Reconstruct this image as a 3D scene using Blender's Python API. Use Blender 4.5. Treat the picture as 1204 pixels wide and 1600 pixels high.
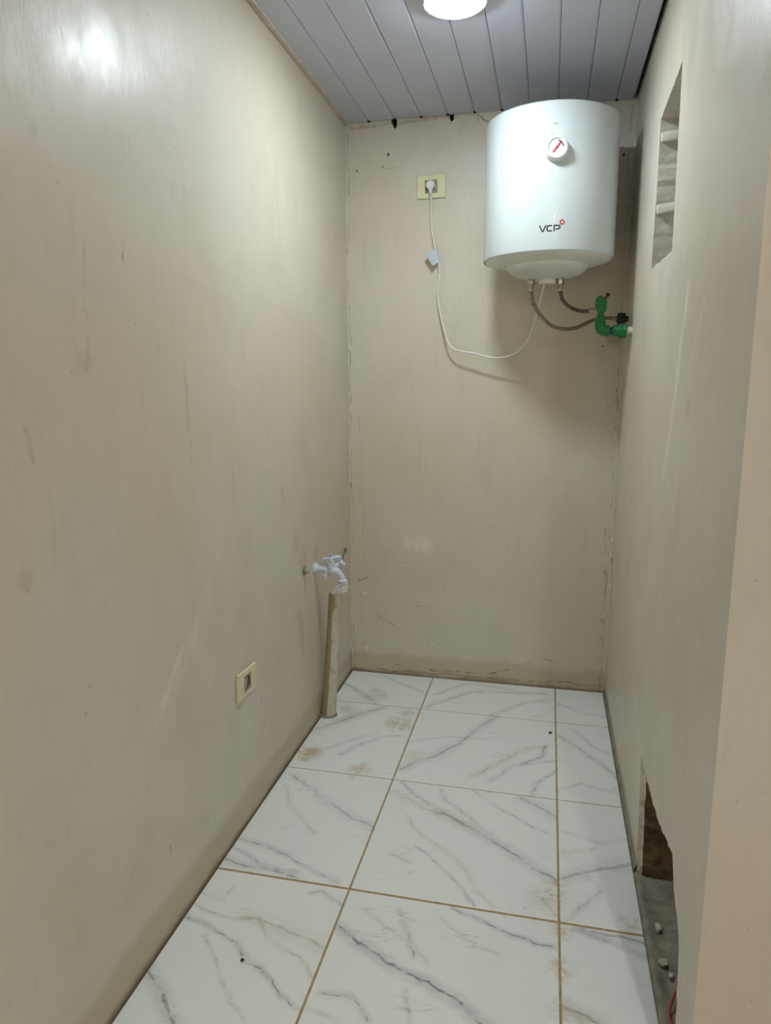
import bpy, bmesh, math, random
from mathutils import Vector, Matrix, noise
from mathutils.geometry import tessellate_polygon

for o in list(bpy.data.objects):
    bpy.data.objects.remove(o, do_unlink=True)
scene = bpy.context.scene
COL = scene.collection
PI = math.pi

# ------------------------------------------------------------------ camera
F_PX, YAW, PITCH, ROLL = 1106.11, -0.224872, -0.181054, -0.003146
CAM = Vector((0.519634, -1.781104, 1.467192))
fwd = Vector((math.sin(YAW)*math.cos(PITCH), math.cos(YAW)*math.cos(PITCH), math.sin(PITCH)))
rgt = Vector((math.cos(YAW), -math.sin(YAW), 0))
upv = rgt.cross(fwd)
r2 = math.cos(ROLL)*rgt + math.sin(ROLL)*upv
u2 = -math.sin(ROLL)*rgt + math.cos(ROLL)*upv
cd = bpy.data.cameras.new('camera')
cd.sensor_fit = 'HORIZONTAL'; cd.sensor_width = 36.0
cd.lens = F_PX/1204*36.0
cd.clip_start = 0.02
cam = bpy.data.objects.new('camera', cd); COL.objects.link(cam)
cam.matrix_world = Matrix(((r2.x, u2.x, -fwd.x, CAM.x), (r2.y, u2.y, -fwd.y, CAM.y),
                           (r2.z, u2.z, -fwd.z, CAM.z), (0, 0, 0, 1)))
scene.camera = cam

# ------------------------------------------------------------------ world, exposure
w = bpy.data.worlds.new('world'); scene.world = w; w.use_nodes = True
w.node_tree.nodes['Background'].inputs[0].default_value = (0.5, 0.5, 0.5, 1)
w.node_tree.nodes['Background'].inputs[1].default_value = 0.02
vs = scene.view_settings
vs.view_transform = 'Standard'; vs.look = 'None'; vs.gamma = 1.0
vs.use_curve_mapping = False
vs.exposure = 0.12

scene.cycles.use_adaptive_sampling = True
scene.cycles.adaptive_threshold = 0.10
scene.cycles.adaptive_min_samples = 12

LAMP_ROOM = 160.0      # emission of the round lamp over the room
LAMP_HALL = 960.0      # emission of the round lamp in the hall behind the camera

# ------------------------------------------------------------------ room dimensions (metres)
XL, XR, YB, H = -0.426, 0.832, 1.5616, 2.618
YE = -0.525           # near end of the right wall
HX, HY = 1.9, -3.2    # the hall behind the camera

# ------------------------------------------------------------------ helpers
def srgb(r, g, b):
    f = lambda c: (c/255/12.92) if c/255 <= 0.04045 else ((c/255+0.055)/1.055)**2.4
    return (f(r), f(g), f(b), 1.0)

class G:
    """small node graph builder"""
    def __init__(s, name):
        s.m = bpy.data.materials.new(name); s.m.use_nodes = True
        s.nt = s.m.node_tree; s.nt.nodes.clear()
        s.out = s.nt.nodes.new('ShaderNodeOutputMaterial')
        s.b = s.nt.nodes.new('ShaderNodeBsdfPrincipled')
        s.nt.links.new(s.b.outputs[0], s.out.inputs[0])
        s._pos = None
    def put(s, sock, v):
        if v is None: return
        if hasattr(v, 'is_output') or isinstance(v, bpy.types.NodeSocket): s.nt.links.new(v, sock)
        else: sock.default_value = v
    def bsdf(s, **k):
        for a, v in k.items(): s.put(s.b.inputs[a.replace('_', ' ')], v)
        return s.m
    @property
    def pos(s):
        if s._pos is None: s._pos = s.nt.nodes.new('ShaderNodeNewGeometry').outputs['Position']
        return s._pos
    def obj(s): return s.nt.nodes.new('ShaderNodeTexCoord').outputs['Object']
    def math(s, op, a, b=None, c=None, clamp=False):
        n = s.nt.nodes.new('ShaderNodeMath'); n.operation = op; n.use_clamp = clamp
        s.put(n.inputs[0], a); s.put(n.inputs[1], b); s.put(n.inputs[2], c)
        return n.outputs[0]
    def vec(s, op, a, b=None, scale=None):
        n = s.nt.nodes.new('ShaderNodeVectorMath'); n.operation = op
        s.put(n.inputs[0], a); s.put(n.inputs[1], b)
        if scale is not None: s.put(n.inputs['Scale'], scale)
        return n.outputs['Value'] if op in ('LENGTH', 'DOT_PRODUCT', 'DISTANCE') else n.outputs['Vector']
    def noise(s, scale, detail=4, rough=0.55, vec=None, dist=0.0, color=False):
        n = s.nt.nodes.new('ShaderNodeTexNoise')
        s.put(n.inputs['Vector'], s.pos if vec is None else vec)
        n.inputs['Scale'].default_value = scale; n.inputs['Detail'].default_value = detail
        n.inputs['Roughness'].default_value = rough; n.inputs['Distortion'].default_value = dist
        return n.outputs['Color'] if color else n.outputs['Fac']
    def ramp(s, v, a, b, lo=0.0, hi=1.0, smooth=True):
        n = s.nt.nodes.new('ShaderNodeMapRange')
        n.interpolation_type = 'SMOOTHSTEP' if smooth else 'LINEAR'
        s.put(n.inputs['Value'], v)
        for k, x in zip(('From Min', 'From Max', 'To Min', 'To Max'), (a, b, lo, hi)): s.put(n.inputs[k], x)
        return n.outputs[0]
    def mix(s, f, a, b, blend='MIX'):
        n = s.nt.nodes.new('ShaderNodeMix'); n.data_type = 'RGBA'; n.blend_type = blend
        s.put(n.inputs['Factor'], f); s.put(n.inputs['A'] if False else n.inputs[6], a); s.put(n.inputs[7], b)
        return n.outputs[2]
    def sep(s, v=None):
        n = s.nt.nodes.new('ShaderNodeSeparateXYZ'); s.put(n.inputs[0], s.pos if v is None else v); return n.outputs
    def bump(s, h, strength=0.2, dist=0.01, normal=None):
        n = s.nt.nodes.new('ShaderNodeBump'); n.inputs['Strength'].default_value = strength
        n.inputs['Distance'].default_value = dist; s.put(n.inputs['Height'], h); s.put(n.inputs['Normal'], normal)
        return n.outputs[0]
    def scaled(s, v, sc): return s.vec('MULTIPLY', v, sc)
    def polyline(s, P, pts, width):
        """0..1 mask of a line through the 3-D points"""
        d = None
        for a, b in zip(pts, pts[1:]):
            a, b = Vector(a), Vector(b); ab = b-a; L2 = max(ab.length_squared, 1e-9)
            r = s.vec('SUBTRACT', P, tuple(a))
            t = s.math('MULTIPLY', s.vec('DOT_PRODUCT', r, tuple(ab)), 1/L2, clamp=True)
            q = s.vec('SUBTRACT', r, s.vec('SCALE', tuple(ab), scale=t))
            l = s.vec('LENGTH', q)
            d = l if d is None else s.math('MINIMUM', d, l)
        if width is None: return d
        return s.ramp(d, width*0.25, width*1.3, 1.0, 0.0)
    def spot(s, P, c, r, soft=0.5):
        return s.ramp(s.vec('DISTANCE', P, tuple(c)), r*(1-soft), r, 1.0, 0.0)
    def warp(s, P, scale, amp, detail=3):
        n = s.vec('SUBTRACT', s.noise(scale, detail, 0.6, P, color=True), (0.5, 0.5, 0.5))
        return s.vec('ADD', P, s.vec('SCALE', n, scale=amp))

def plain(name, col, rough=0.4, metal=0.0, var=0.06, nscale=30.0, bump=0.0, **kw):
    g = G(name); n = g.noise(nscale, 4, 0.6, g.obj())
    dark = tuple(c*(1-var*2.2) for c in col[:3])+(1,)
    lite = tuple(min(1, c*(1+var)) for c in col[:3])+(1,)
    g.bsdf(Base_Color=g.mix(g.ramp(n, 0.3, 0.7), dark, lite), Roughness=rough, Metallic=metal, **kw)
    if bump: g.bsdf(Normal=g.bump(n, bump, 0.004))
    return g.m

class MB:
    """collects vertices and faces, builds one mesh object"""
    def __init__(s): s.v = []; s.f = []; s.mi = []; s.cur = 0
    def add(s, vs, fs):
        o = len(s.v); s.v += [tuple(x) for x in vs]
        for f in fs: s.f.append([i+o for i in f]); s.mi.append(s.cur)
        return o
    def box(s, a, b, M=None):
        x0, y0, z0 = a; x1, y1, z1 = b
        vs = [Vector(p) for p in ((x0,y0,z0),(x1,y0,z0),(x1,y1,z0),(x0,y1,z0),(x0,y0,z1),(x1,y0,z1),(x1,y1,z1),(x0,y1,z1))]
        if M: vs = [M @ p for p in vs]
        s.add(vs, [(3,2,1,0),(4,5,6,7),(0,1,5,4),(1,2,6,5),(2,3,7,6),(3,0,4,7)]); return s
    def cbox(s, a, b, c, M=None):
        """box with chamfered edges"""
        bm = bmesh.new(); bmesh.ops.create_cube(bm, size=1)
        for v in bm.verts:
            v.co = Vector((a[i]+(b[i]-a[i])*(v.co[i]+0.5) for i in range(3)))
        bmesh.ops.bevel(bm, geom=bm.edges[:], offset=c, segments=2, affect='EDGES', profile=0.5)
        bm.normal_update(); bm.verts.index_update()
        s.add([(M @ v.co) if M else v.co.copy() for v in bm.verts], [[v.index for v in f.verts] for f in bm.faces]); bm.free(); return s
    def lathe(s, prof, n=32, M=None, cap0=True, cap1=True):
        """profile of (r, z) turned about z"""
        vs = []; fs = []
        for r, z in prof:
            for k in range(n):
                a = 2*PI*k/n; p = Vector((r*math.cos(a), r*math.sin(a), z)); vs.append(M @ p if M else p)
        for i in range(len(prof)-1):
            for k in range(n):
                k2 = (k+1) % n; fs.append((i*n+k, i*n+k2, (i+1)*n+k2, (i+1)*n+k))
        if cap0: fs.append(tuple(reversed(range(n))))
        if cap1: fs.append(tuple(range((len(prof)-1)*n, len(prof)*n)))
        s.add(vs, fs); return s
    def tube(s, pts, rad, n=12, caps=True, jit=0.0, seed=0):
        pts = [Vector(p) for p in pts]; R = rad if isinstance(rad, (list, tuple)) else [rad]*len(pts)
        rng = random.Random(seed); vs = []; fs = []; ref = None
        for i, p in enumerate(pts):
            t = (pts[min(i+1, len(pts)-1)]-pts[max(i-1, 0)]).normalized()
            if ref is None:
                ref = t.orthogonal().normalized()
            ref = (ref-t*ref.dot(t)).normalized(); b = t.cross(ref)
            for k in range(n):
                a = 2*PI*k/n; r = R[i]*(1+rng.uniform(-jit, jit)); vs.append(p+ref*math.cos(a)*r+b*math.sin(a)*r)
        for i in range(len(pts)-1):
            for k in range(n):
                k2 = (k+1) % n; fs.append((i*n+k, i*n+k2, (i+1)*n+k2, (i+1)*n+k))
        if caps: fs += [tuple(reversed(range(n))), tuple(range((len(pts)-1)*n, len(pts)*n))]
        s.add(vs, fs); return s
    def build(s, name, mat, parent=None, smooth=35, origin=None):
        me = bpy.data.meshes.new(name)
        O = Vector(origin) if origin is not None else Vector((0, 0, 0))
        if origin is None and parent is not None: O = parent.matrix_world.translation.copy()
        me.from_pydata([tuple(Vector(v)-O) for v in s.v], [], s.f)
        for m in (mat if isinstance(mat, (list, tuple)) else [mat]): me.materials.append(m)
        for p, i in zip(me.polygons, s.mi): p.material_index = i
        bm = bmesh.new(); bm.from_mesh(me); bmesh.ops.recalc_face_normals(bm, faces=bm.faces[:])
        if smooth:
            for f in bm.faces: f.smooth = True
            for e in bm.edges:
                if len(e.link_faces) == 2 and e.calc_face_angle(0) > math.radians(smooth): e.smooth = False
        bm.to_mesh(me); bm.free()
        o = bpy.data.objects.new(name, me); COL.objects.link(o)
        if parent is not None:
            o.parent = parent
            o.location = O-parent.matrix_world.translation
            o.matrix_world = Matrix.Translation(O)
        else:
            o.location = O; o.matrix_world = Matrix.Translation(O)
        return o

def spline(pts, n=6):
    """Catmull-Rom through the points"""
    P = [Vector(p) for p in pts]; P = [2*P[0]-P[1]]+P+[2*P[-1]-P[-2]]; out = []
    for i in range(1, len(P)-2):
        p0, p1, p2, p3 = P[i-1:i+3]
        for k in range(n):
            t = k/n
            out.append(0.5*((2*p1)+(p2-p0)*t+(2*p0-5*p1+4*p2-p3)*t*t+(3*p1-p0-3*p2+p3)*t**3))
    out.append(P[-2]); return out

def empty(name, loc):
    o = bpy.data.objects.new(name, None); COL.objects.link(o); o.location = loc
    o.empty_display_size = 0.05; o.matrix_world = Matrix.Translation(loc); return o
def tag(o, label, cat, group=None):
    o['label'] = label; o['category'] = cat
    if group: o['group'] = group
    return o
def struct(o, label=None):
    o['kind'] = 'structure'
    if label: o['label'] = label
    return o
def axis(loc, d, up=(0, 0, 1)):
    """matrix whose local z points along d"""
    return Matrix.Translation(loc) @ Vector(d).to_track_quat('Z', 'Y').to_matrix().to_4x4()
VEINS = {
 'L1': [
  (0.004, 0.75, 'g', [(-0.434, -0.2), (-0.334, -0.222), (-0.239, -0.268), (-0.196, -0.314), (-0.14, -0.333), (-0.061, -0.392), (-0.005, -0.419), (0.055, -0.446)]),
  (0.004, 0.5, 'y', [(-0.44, -0.148), (-0.366, -0.173), (-0.277, -0.185), (-0.221, -0.172), (-0.15, -0.241), (-0.061, -0.271), (-0.006, -0.327)]),
  (0.011, 0.4, 'y', [(-0.252, -0.172), (-0.136, -0.187), (0.003, -0.227)]),
  (0.003, 0.4, 'y', [(-0.431, -0.111), (-0.353, -0.118), (-0.335, -0.057)]),
  (0.008, 0.6, 'g', [(-0.441, -0.382), (-0.376, -0.43), (-0.294, -0.505), (-0.249, -0.548)]),
  (0.003, 0.35, 'g', [(-0.331, -0.254), (-0.274, -0.328), (-0.197, -0.413), (-0.122, -0.479)]),
  (0.004, 0.5, 'g', [(-0.107, -0.039), (-0.076, -0.026), (-0.003, -0.071)]),
 ],
 'L2': [
  (0.004, 0.6, 'g', [(-0.428, 0.111), (-0.323, 0.067), (-0.267, 0.031), (-0.18, 0.035)]),
  (0.005, 0.6, 'g', [(-0.422, 0.152), (-0.239, 0.104), (-0.148, 0.063), (-0.043, 0.02)]),
  (0.008, 0.5, 'g', [(-0.433, 0.048), (-0.342, 0.032), (-0.172, 0.014)]),
  (0.009, 0.35, 'g', [(-0.378, 0.545), (-0.076, 0.329), (0.009, 0.294)]),
  (0.004, 0.4, 'y', [(-0.38, 0.477), (-0.32, 0.362), (-0.183, 0.223)]),
 ],
 'M2': [
  (0.008, 0.45, 'y', [(0.024, 0.516), (0.137, 0.452), (0.263, 0.404), (0.331, 0.355)]),
  (0.01, 0.5, 'g', [(0.211, 0.43), (0.331, 0.355), (0.43, 0.286), (0.593, 0.168)]),
  (0.005, 0.45, 'g', [(0.038, 0.588), (0.114, 0.503), (0.193, 0.457)]),
  (0.005, 0.4, 'g', [(0.191, 0.566), (0.204, 0.523), (0.285, 0.443), (0.378, 0.352)]),
  (0.003, 0.55, 'g', [(0.307, 0.588), (0.403, 0.5), (0.511, 0.42), (0.59, 0.382)]),
  (0.003, 0.65, 'g', [(0.152, 0.234), (0.203, 0.203), (0.291, 0.109), (0.315, 0.086), (0.366, 0.012)]),
  (0.004, 0.45, 'y', [(0.097, 0.39), (0.127, 0.334), (0.231, 0.251), (0.309, 0.181), (0.365, 0.078), (0.416, 0.023)]),
  (0.01, 0.4, 'g', [(0.475, 0.584), (0.558, 0.523), (0.595, 0.49)]),
  (0.003, 0.6, 'g', [(0.556, 0.075), (0.576, 0.044), (0.591, 0.025)]),
  (0.006, 0.3, 'g', [(0.086, 0.183), (0.144, 0.15)]),
 ],
 'M1': [
  (0.008, 0.75, 'g', [(0.01, -0.145), (0.063, -0.186), (0.194, -0.248), (0.279, -0.275), (0.349, -0.31), (0.429, -0.362), (0.478, -0.393)]),
  (0.004, 0.75, 'g', [(0.301, -0.008), (0.41, -0.045), (0.466, -0.075), (0.594, -0.101)]),
  (0.004, 0.55, 'g', [(0.165, -0.051), (0.206, -0.138), (0.23, -0.202)]),
  (0.003, 0.4, 'g', [(0.281, -0.062), (0.362, -0.119), (0.437, -0.142)]),
  (0.005, 0.3, 'y', [(0.066, -0.073), (0.161, -0.128), (0.269, -0.212)]),
  (0.005, 0.5, 'g', [(0.03, -0.362), (0.103, -0.36), (0.16, -0.412)]),
  (0.003, 0.45, 'g', [(0.233, -0.31), (0.256, -0.396)]),
  (0.003, 0.4, 'g', [(0.012, -0.414), (0.095, -0.432)]),
 ],
 'R1': [
  (0.005, 0.6, 'g', [(0.64, -0.015), (0.729, -0.041), (0.763, -0.054), (0.826, -0.079)]),
  (0.007, 0.55, 'g', [(0.656, -0.012), (0.767, -0.017), (0.823, -0.036)]),
  (0.01, 0.4, 'g', [(0.599, -0.271), (0.689, -0.303)]),
 ],
 'R2': [
  (0.013, 0.4, 'g', [(0.606, 0.182), (0.707, 0.243), (0.823, 0.296)]),
  (0.005, 0.4, 'g', [(0.713, 0.181), (0.718, 0.143), (0.668, 0.074), (0.629, 0.016)]),
  (0.004, 0.4, 'y', [(0.603, 0.299), (0.711, 0.346)]),
  (0.004, 0.35, 'g', [(0.619, 0.412), (0.739, 0.378), (0.832, 0.419)]),
 ],
 'M3': [
  (0.01, 0.45, 'g', [(0.012, 0.678), (0.115, 0.783), (0.198, 0.911), (0.284, 1.088), (0.351, 1.201)]),
  (0.007, 0.45, 'y', [(0.296, 0.695), (0.383, 0.804), (0.462, 0.917), (0.566, 0.982)]),
  (0.005, 0.6, 'g', [(0.466, 0.813), (0.541, 0.878), (0.558, 0.975)]),
  (0.005, 0.4, 'g', [(0.352, 0.662), (0.433, 0.786), (0.593, 0.86)]),
  (0.005, 0.5, 'g', [(0.506, 0.603), (0.536, 0.695), (0.597, 0.785)]),
  (0.004, 0.35, 'g', [(0.01, 0.885), (0.158, 0.973), (0.318, 0.981)]),
 ],
 'R3': [
  (0.006, 0.45, 'g', [(0.613, 1.074), (0.726, 0.939), (0.833, 0.778)]),
  (0.005, 0.35, 'g', [(0.675, 1.134), (0.756, 0.998), (0.815, 0.959)]),
  (0.005, 0.3, 'g', [(0.608, 0.659), (0.694, 0.721), (0.804, 0.682)]),
 ],
 'L3': [
  (0.012, 0.5, 'y', [(-0.422, 0.879), (-0.327, 1.007), (-0.261, 1.078)]),
  (0.01, 0.45, 'g', [(-0.327, 1.007), (-0.261, 1.078), (-0.17, 1.169)]),
  (0.005, 0.5, 'g', [(-0.244, 0.729), (-0.201, 0.811), (-0.11, 0.908), (-0.041, 0.935)]),
  (0.004, 0.4, 'g', [(-0.314, 0.754), (-0.196, 0.889), (-0.14, 0.941)]),
 ],
 'L4': [
  (0.007, 0.5, 'g', [(-0.416, 1.388), (-0.333, 1.323), (-0.211, 1.201)]),
  (0.004, 0.55, 'g', [(-0.247, 1.529), (-0.122, 1.437), (-0.003, 1.359)]),
 ],
 'M4': [
  (0.007, 0.45, 'g', [(0.025, 1.226), (0.207, 1.427), (0.549, 1.481)]),
  (0.006, 0.4, 'g', [(0.043, 1.362), (0.178, 1.519), (0.398, 1.492)]),
  (0.006, 0.4, 'g', [(0.301, 1.183), (0.463, 1.364), (0.597, 1.435)]),
 ],
 'R4': [
  (0.005, 0.35, 'g', [(0.602, 1.394), (0.706, 1.324), (0.815, 1.297)]),
 ],
}

# ------------------------------------------------------------------ materials
PAINT = srgb(213, 206, 192)
def paint(name, marks=(), spots=(), ax=0, off=0.0, band=0.10, base=PAINT, spec=0.5, relief=0.27):
    """enamel wall paint over rough plaster; marks: (pts, width, strength, colour)"""
    g = G(name); P = g.pos
    big = g.noise(1.3, 1, 0.5)
    mid = g.noise(5.0, 4, 0.6)
    c = g.mix(g.ramp(big, 0.35, 0.65), base, tuple(b*k for b, k in zip(base[:3], (0.98, 0.93, 0.88)))+(1,))
    c = g.mix(g.ramp(mid, 0.45, 0.75, 0, 0.28), c, srgb(194, 186, 164))
    st = g.noise(1.0, 4, 0.65, g.scaled(P, (14, 14, 2.2)))              # vertical smears
    c = g.mix(g.ramp(st, 0.58, 0.75, 0, 0.25), c, srgb(222, 214, 200))
    c = g.mix(g.ramp(st, 0.42, 0.25, 0, 0.22), c, srgb(176, 160, 128))
    sp = g.noise(60, 1, 0.5)
    c = g.mix(g.ramp(sp, 0.76, 0.785, 0, 0.25), c, srgb(120, 100, 70))   # fly specks
    # unpainted cement along the foot of the wall
    z = g.sep()[2]
    e = g.math('ADD', z, g.math('MULTIPLY', g.math('SUBTRACT', mid, 0.5), 0.11))
    c = g.mix(g.ramp(e, band-0.022, band+0.022, 0.45, 0.0), c, srgb(172, 157, 118))
    c = g.mix(g.ramp(e, 0.0, 0.030, 0.45, 0.0), c, srgb(126, 110, 78))
    mott = g.noise(1.0, 3, 0.7, g.scaled(P, (30, 30, 12)))
    c = g.mix(g.ramp(mott, 0.55, 0.75, 0, 0.16), c, srgb(184, 172, 146))
    h = g.math('ADD', g.math('MULTIPLY', g.noise(4.5, 2, 0.5), 0.8), g.math('MULTIPLY', g.noise(1.0, 4, 0.7, g.scaled(P, (36, 36, 15))), 0.25))
    W = g.warp(P, 9, 0.045, 3) if (marks or spots) else None
    brk = g.ramp(mott, 0.32, 0.6, 0.15, 1.0) if marks else None
    for pts, wd, stg, col in marks:
        q = [((off, a, b) if ax == 0 else (a, off, b)) for a, b in pts]
        m = g.polyline(W, q, wd)
        f = g.math('MULTIPLY', m, g.math('MULTIPLY', brk, stg))
        c = g.mix(f, c, col)
    W2 = W
    for (a, b), r, stg, col in spots:
        q = (off, a, b) if ax == 0 else (a, off, b)
        c = g.mix(g.math('MULTIPLY', g.spot(W2, q, r, 0.6), stg), c, col)
    rg = g.ramp(mid, 0.3, 0.7, 0.33, 0.47)
    g.bsdf(Base_Color=c, Roughness=rg, Specular_IOR_Level=spec, Normal=g.bump(h, relief, 0.010))
    return g.m

DK, LT, BR, WH = srgb(110, 92, 62), srgb(226, 219, 206), srgb(150, 120, 80), srgb(235, 230, 220)
M_LEFT = paint('paint_left', [
    ([(-0.04, 1.531), (-0.03, 1.397), (-0.017, 1.258)], .010, .30, srgb(160, 142, 108)),
    ([(-0.426, 1.751), (-0.437, 1.597), (-0.445, 1.499)], .006, .30, srgb(160, 142, 108)),
    ([(-0.07, 0.762), (-0.202, 0.669), (-0.287, 0.62)], .035, .45, LT),
    ([(-0.124, 0.764), (-0.237, 0.649)], .012, .5, WH),
    ([(0.056, 0.854), (-0.072, 0.744)], .025, .40, LT),
    ([(-0.07, 0.762), (-0.026, 0.822), (0.158, 1.025)], .020, .35, LT),
    ([(-0.053, 0.755), (0.03, 0.605)], .030, .35, LT),
    ([(-0.642, 1.384), (-0.629, 1.324)], .008, .35, BR),
    ([(-0.465, 1.182), (-0.473, 1.085)], .002, .6, DK),
    ([(-0.284, 1.779), (-0.287, 1.748)], .004, .7, BR),
    ([(0.385, 0.385), (0.389, 0.371)], .006, .9, DK),
    ([(-0.245, 0.287), (-0.247, 0.212)], .003, .6, DK),
    ([(0.645, 1.092), (0.659, 1.019)], .010, .35, BR),
    ([(0.80, 0.55), (0.83, 0.38)], .03, .35, srgb(150, 134, 100)),
], [((-0.679, 1.106), .035, .18, BR), ((-0.445, 1.518), .03, .14, BR), ((-0.543, 1.932), .02, .15, BR),
    ((0.777, 0.846), .06, .25, srgb(170, 160, 128)), ((0.86, 0.75), .06, .3, srgb(160, 150, 118)),
    ((1.02, 0.76), .045, .3, srgb(160, 150, 118))], 0, XL, band=0.11)
M_BACK = paint('paint_back', [
    ([(-0.2, 0.053), (0.034, 0.033), (0.137, 0.039), (0.29, 0.046), (0.377, 0.074)], .004, .9, DK),
    ([(-0.293, 0.306), (-0.207, 0.258)], .004, .8, DK),
    ([(0.078, 0.594), (0.265, 0.598)], .002, .6, DK),
    ([(0.16, 2.619), (0.225, 2.565)], .004, .8, DK), ([(0.169, 2.603), (0.189, 2.555)], .003, .8, DK),
    ([(-0.246, 2.422), (-0.128, 2.433)], .003, .45, DK), ([(-0.216, 2.385), (-0.157, 2.363)], .003, .45, DK),
    ([(-0.294, 1.412), (-0.278, 1.421), (-0.262, 1.406)], .003, 1.0, DK),
    ([(-0.377, 1.307), (-0.345, 0.574)], .003, .35, DK), ([(-0.252, 0.596), (-0.122, 0.586)], .003, .4, DK),
    ([(0.79, 0.878), (0.80, 0.576)], .004, .5, DK), ([(0.81, 0.638), (0.80, 0.266)], .004, .5, DK),
    ([(0.747, 1.457), (0.785, 1.344), (0.801, 1.202)], .003, .5, DK),
    ([(-0.386, 0.489), (-0.335, 0.508)], .004, .7, DK), ([(-0.187, 0.384), (0.072, 0.352)], .003, .4, DK),
    ([(0.392, 0.096), (0.544, 0.142), (0.695, 0.107)], .004, .5, DK),
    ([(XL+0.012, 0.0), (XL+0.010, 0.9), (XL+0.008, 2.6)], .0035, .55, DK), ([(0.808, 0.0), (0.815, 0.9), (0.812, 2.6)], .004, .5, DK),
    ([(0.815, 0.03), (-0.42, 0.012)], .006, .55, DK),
    ([(-0.125, 0.700), (-0.035, 0.695)], .040, .75, srgb(226, 217, 200)), ([(-0.125, 0.680), (-0.035, 0.676)], .034, .75, srgb(226, 217, 200)),
    ([(-0.42, 2.60), (0.15, 2.612)], .010, .45, srgb(150, 128, 92)),
], [((x, z), r, .9, WH) for (x, z), r in (((-0.008, 0.366), .008), ((-0.007, 0.172), .010), ((0.193, 0.122), .009), ((0.366, 1.105), .008), ((-0.353, 0.43), .010), ((-0.379, 0.166), .009), ((-0.348, 0.127), .014))]
 + [((x, z), r, .95, srgb(60, 48, 34)) for (x, z), r in (((-0.231, 2.481), .009), ((-0.378, 2.415), .007), ((0.754, 1.421), .006), ((0.618, 0.959), .006), ((0.708, 1.68), .005), ((0.738, 1.624), .006), ((0.782, 1.457), .006), ((0.789, 2.41), .010), ((-0.25, 2.43), .005))]
 + [((0.79, 1.66), .06, .45, srgb(130, 112, 84))], 1, YB, band=0.10, relief=0.5)
M_RIGHT = paint('paint_right', [
    ([(0.084, 1.685), (0.137, 1.539), (0.207, 1.311), (0.276, 1.218)], .024, .85, srgb(234, 230, 220)),
    ([(-0.116, 1.635), (-0.02, 1.519)], .015, .7, LT), ([(0.048, 1.278), (0.086, 1.145)], .012, .7, LT),
    ([(0.153, 0.889), (0.141, 0.786)], .003, .6, DK), ([(-0.083, 0.852), (-0.057, 0.761)], .003, .6, DK),
    ([(-0.206, 0.854), (-0.195, 0.805)], .003, .6, DK), ([(0.438, 1.042), (0.434, 1.003)], .005, .5, DK),
], [((-0.022, 1.415), .03, .4, srgb(190, 160, 100))], 0, XR, band=0.05)
M_HALL = paint('paint_hall', base=srgb(206, 198, 182))

def cement(name, a, b, sc=18.0, rough=0.9, bump=0.6):
    g = G(name); n = g.noise(sc, 6, 0.65); m = g.noise(sc*5, 3, 0.6)
    c = g.mix(g.ramp(n, 0.3, 0.7), a, b)
    c = g.mix(g.ramp(m, 0.6, 0.75, 0, 0.35), c, tuple(x*0.5 for x in a[:3])+(1,))
    g.bsdf(Base_Color=c, Roughness=rough, Normal=g.bump(g.math('ADD', n, g.math('MULTIPLY', m, 0.3)), bump, 0.01)); return g.m
M_CEM = cement('grey_cement', srgb(128, 122, 106), srgb(164, 158, 142))
M_SOIL = cement('broken_masonry', srgb(84, 68, 52), srgb(168, 146, 120), 9, 0.95, 1.0)
M_PLAS = cement('broken_plaster', srgb(188, 178, 156), srgb(214, 206, 188), 30)
M_GROUT = cement('sand_grout', srgb(150, 128, 88), srgb(186, 163, 120), 40, 0.9, 0.3)
M_DUST = cement('dirty_joint', srgb(78, 66, 46), srgb(126, 108, 78), 40, 0.95, 0.5)
M_NICHE = cement('niche_render', srgb(178, 172, 160), srgb(204, 198, 186), 12, 0.9, 0.5)
M_BATT = plain('batten_white', srgb(222, 218, 206), 0.6)

# ------------------------------------------------------------------ ceiling
M_PVC = plain('ceiling_pvc', srgb(196, 198, 213), 0.38, var=0.01, nscale=4)
M_DARK = plain('roof_void', srgb(30, 28, 27), 0.9)  # near-black stands in for the shade above the boards; joint clips share it
mb = MB(); mb.box((XL-0.15, HY-0.1, H+0.06), (HX+0.15, YB+0.15, H+0.10))
ceil = struct(mb.build('ceiling', M_DARK))
def plank(x0, x1, y0, y1, par):
    """PVC board with rounded long edges, a tongue lip along one side"""
    z = H; t = 0.009; c = 0.0035
    prof = [(x0, z+t), (x0, z+c*0.6), (x0+c*0.25, z+c*0.15), (x0+c*0.6, z), (x1-0.007, z), (x1-0.006, z+0.0008), (x1-0.003, z+0.0010), (x1-0.0006, z+0.0022), (x1-0.0006, z+t)]
    n = len(prof); m = MB()
    m.add([(a, y0, b) for a, b in prof]+[(a, y1, b) for a, b in prof],
          [(i, i+1, n+i+1, n+i) for i in range(n-1)]+[(n-1, 0, n, 2*n-1), tuple(range(n)), tuple(range(2*n-1, n-1, -1))])
    return m.build('ceiling_board', M_PVC, par, smooth=0)
xs = [-0.424, -0.313, -0.195, -0.0745, 0.043, 0.16, 0.2775, 0.395, 0.5125, 0.63, 0.7475, 0.818]
for a, b in zip(xs, xs[1:]): plank(a, b-0.0012, HY, YB-0.004-0.004*random.Random(a).random(), ceil)
for a in xs[1:-1]:
    MB().cbox((a-0.006, YB-0.016, H-0.0022), (a+0.005, YB-0.001, H+0.004), 0.0008).build('joint_clip', M_DARK, ceil)
x = 0.818
while x < HX-0.05:
    plank(x, min(x+0.1175, HX)-0.0012, HY, YE-0.01, ceil); x += 0.1175
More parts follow.
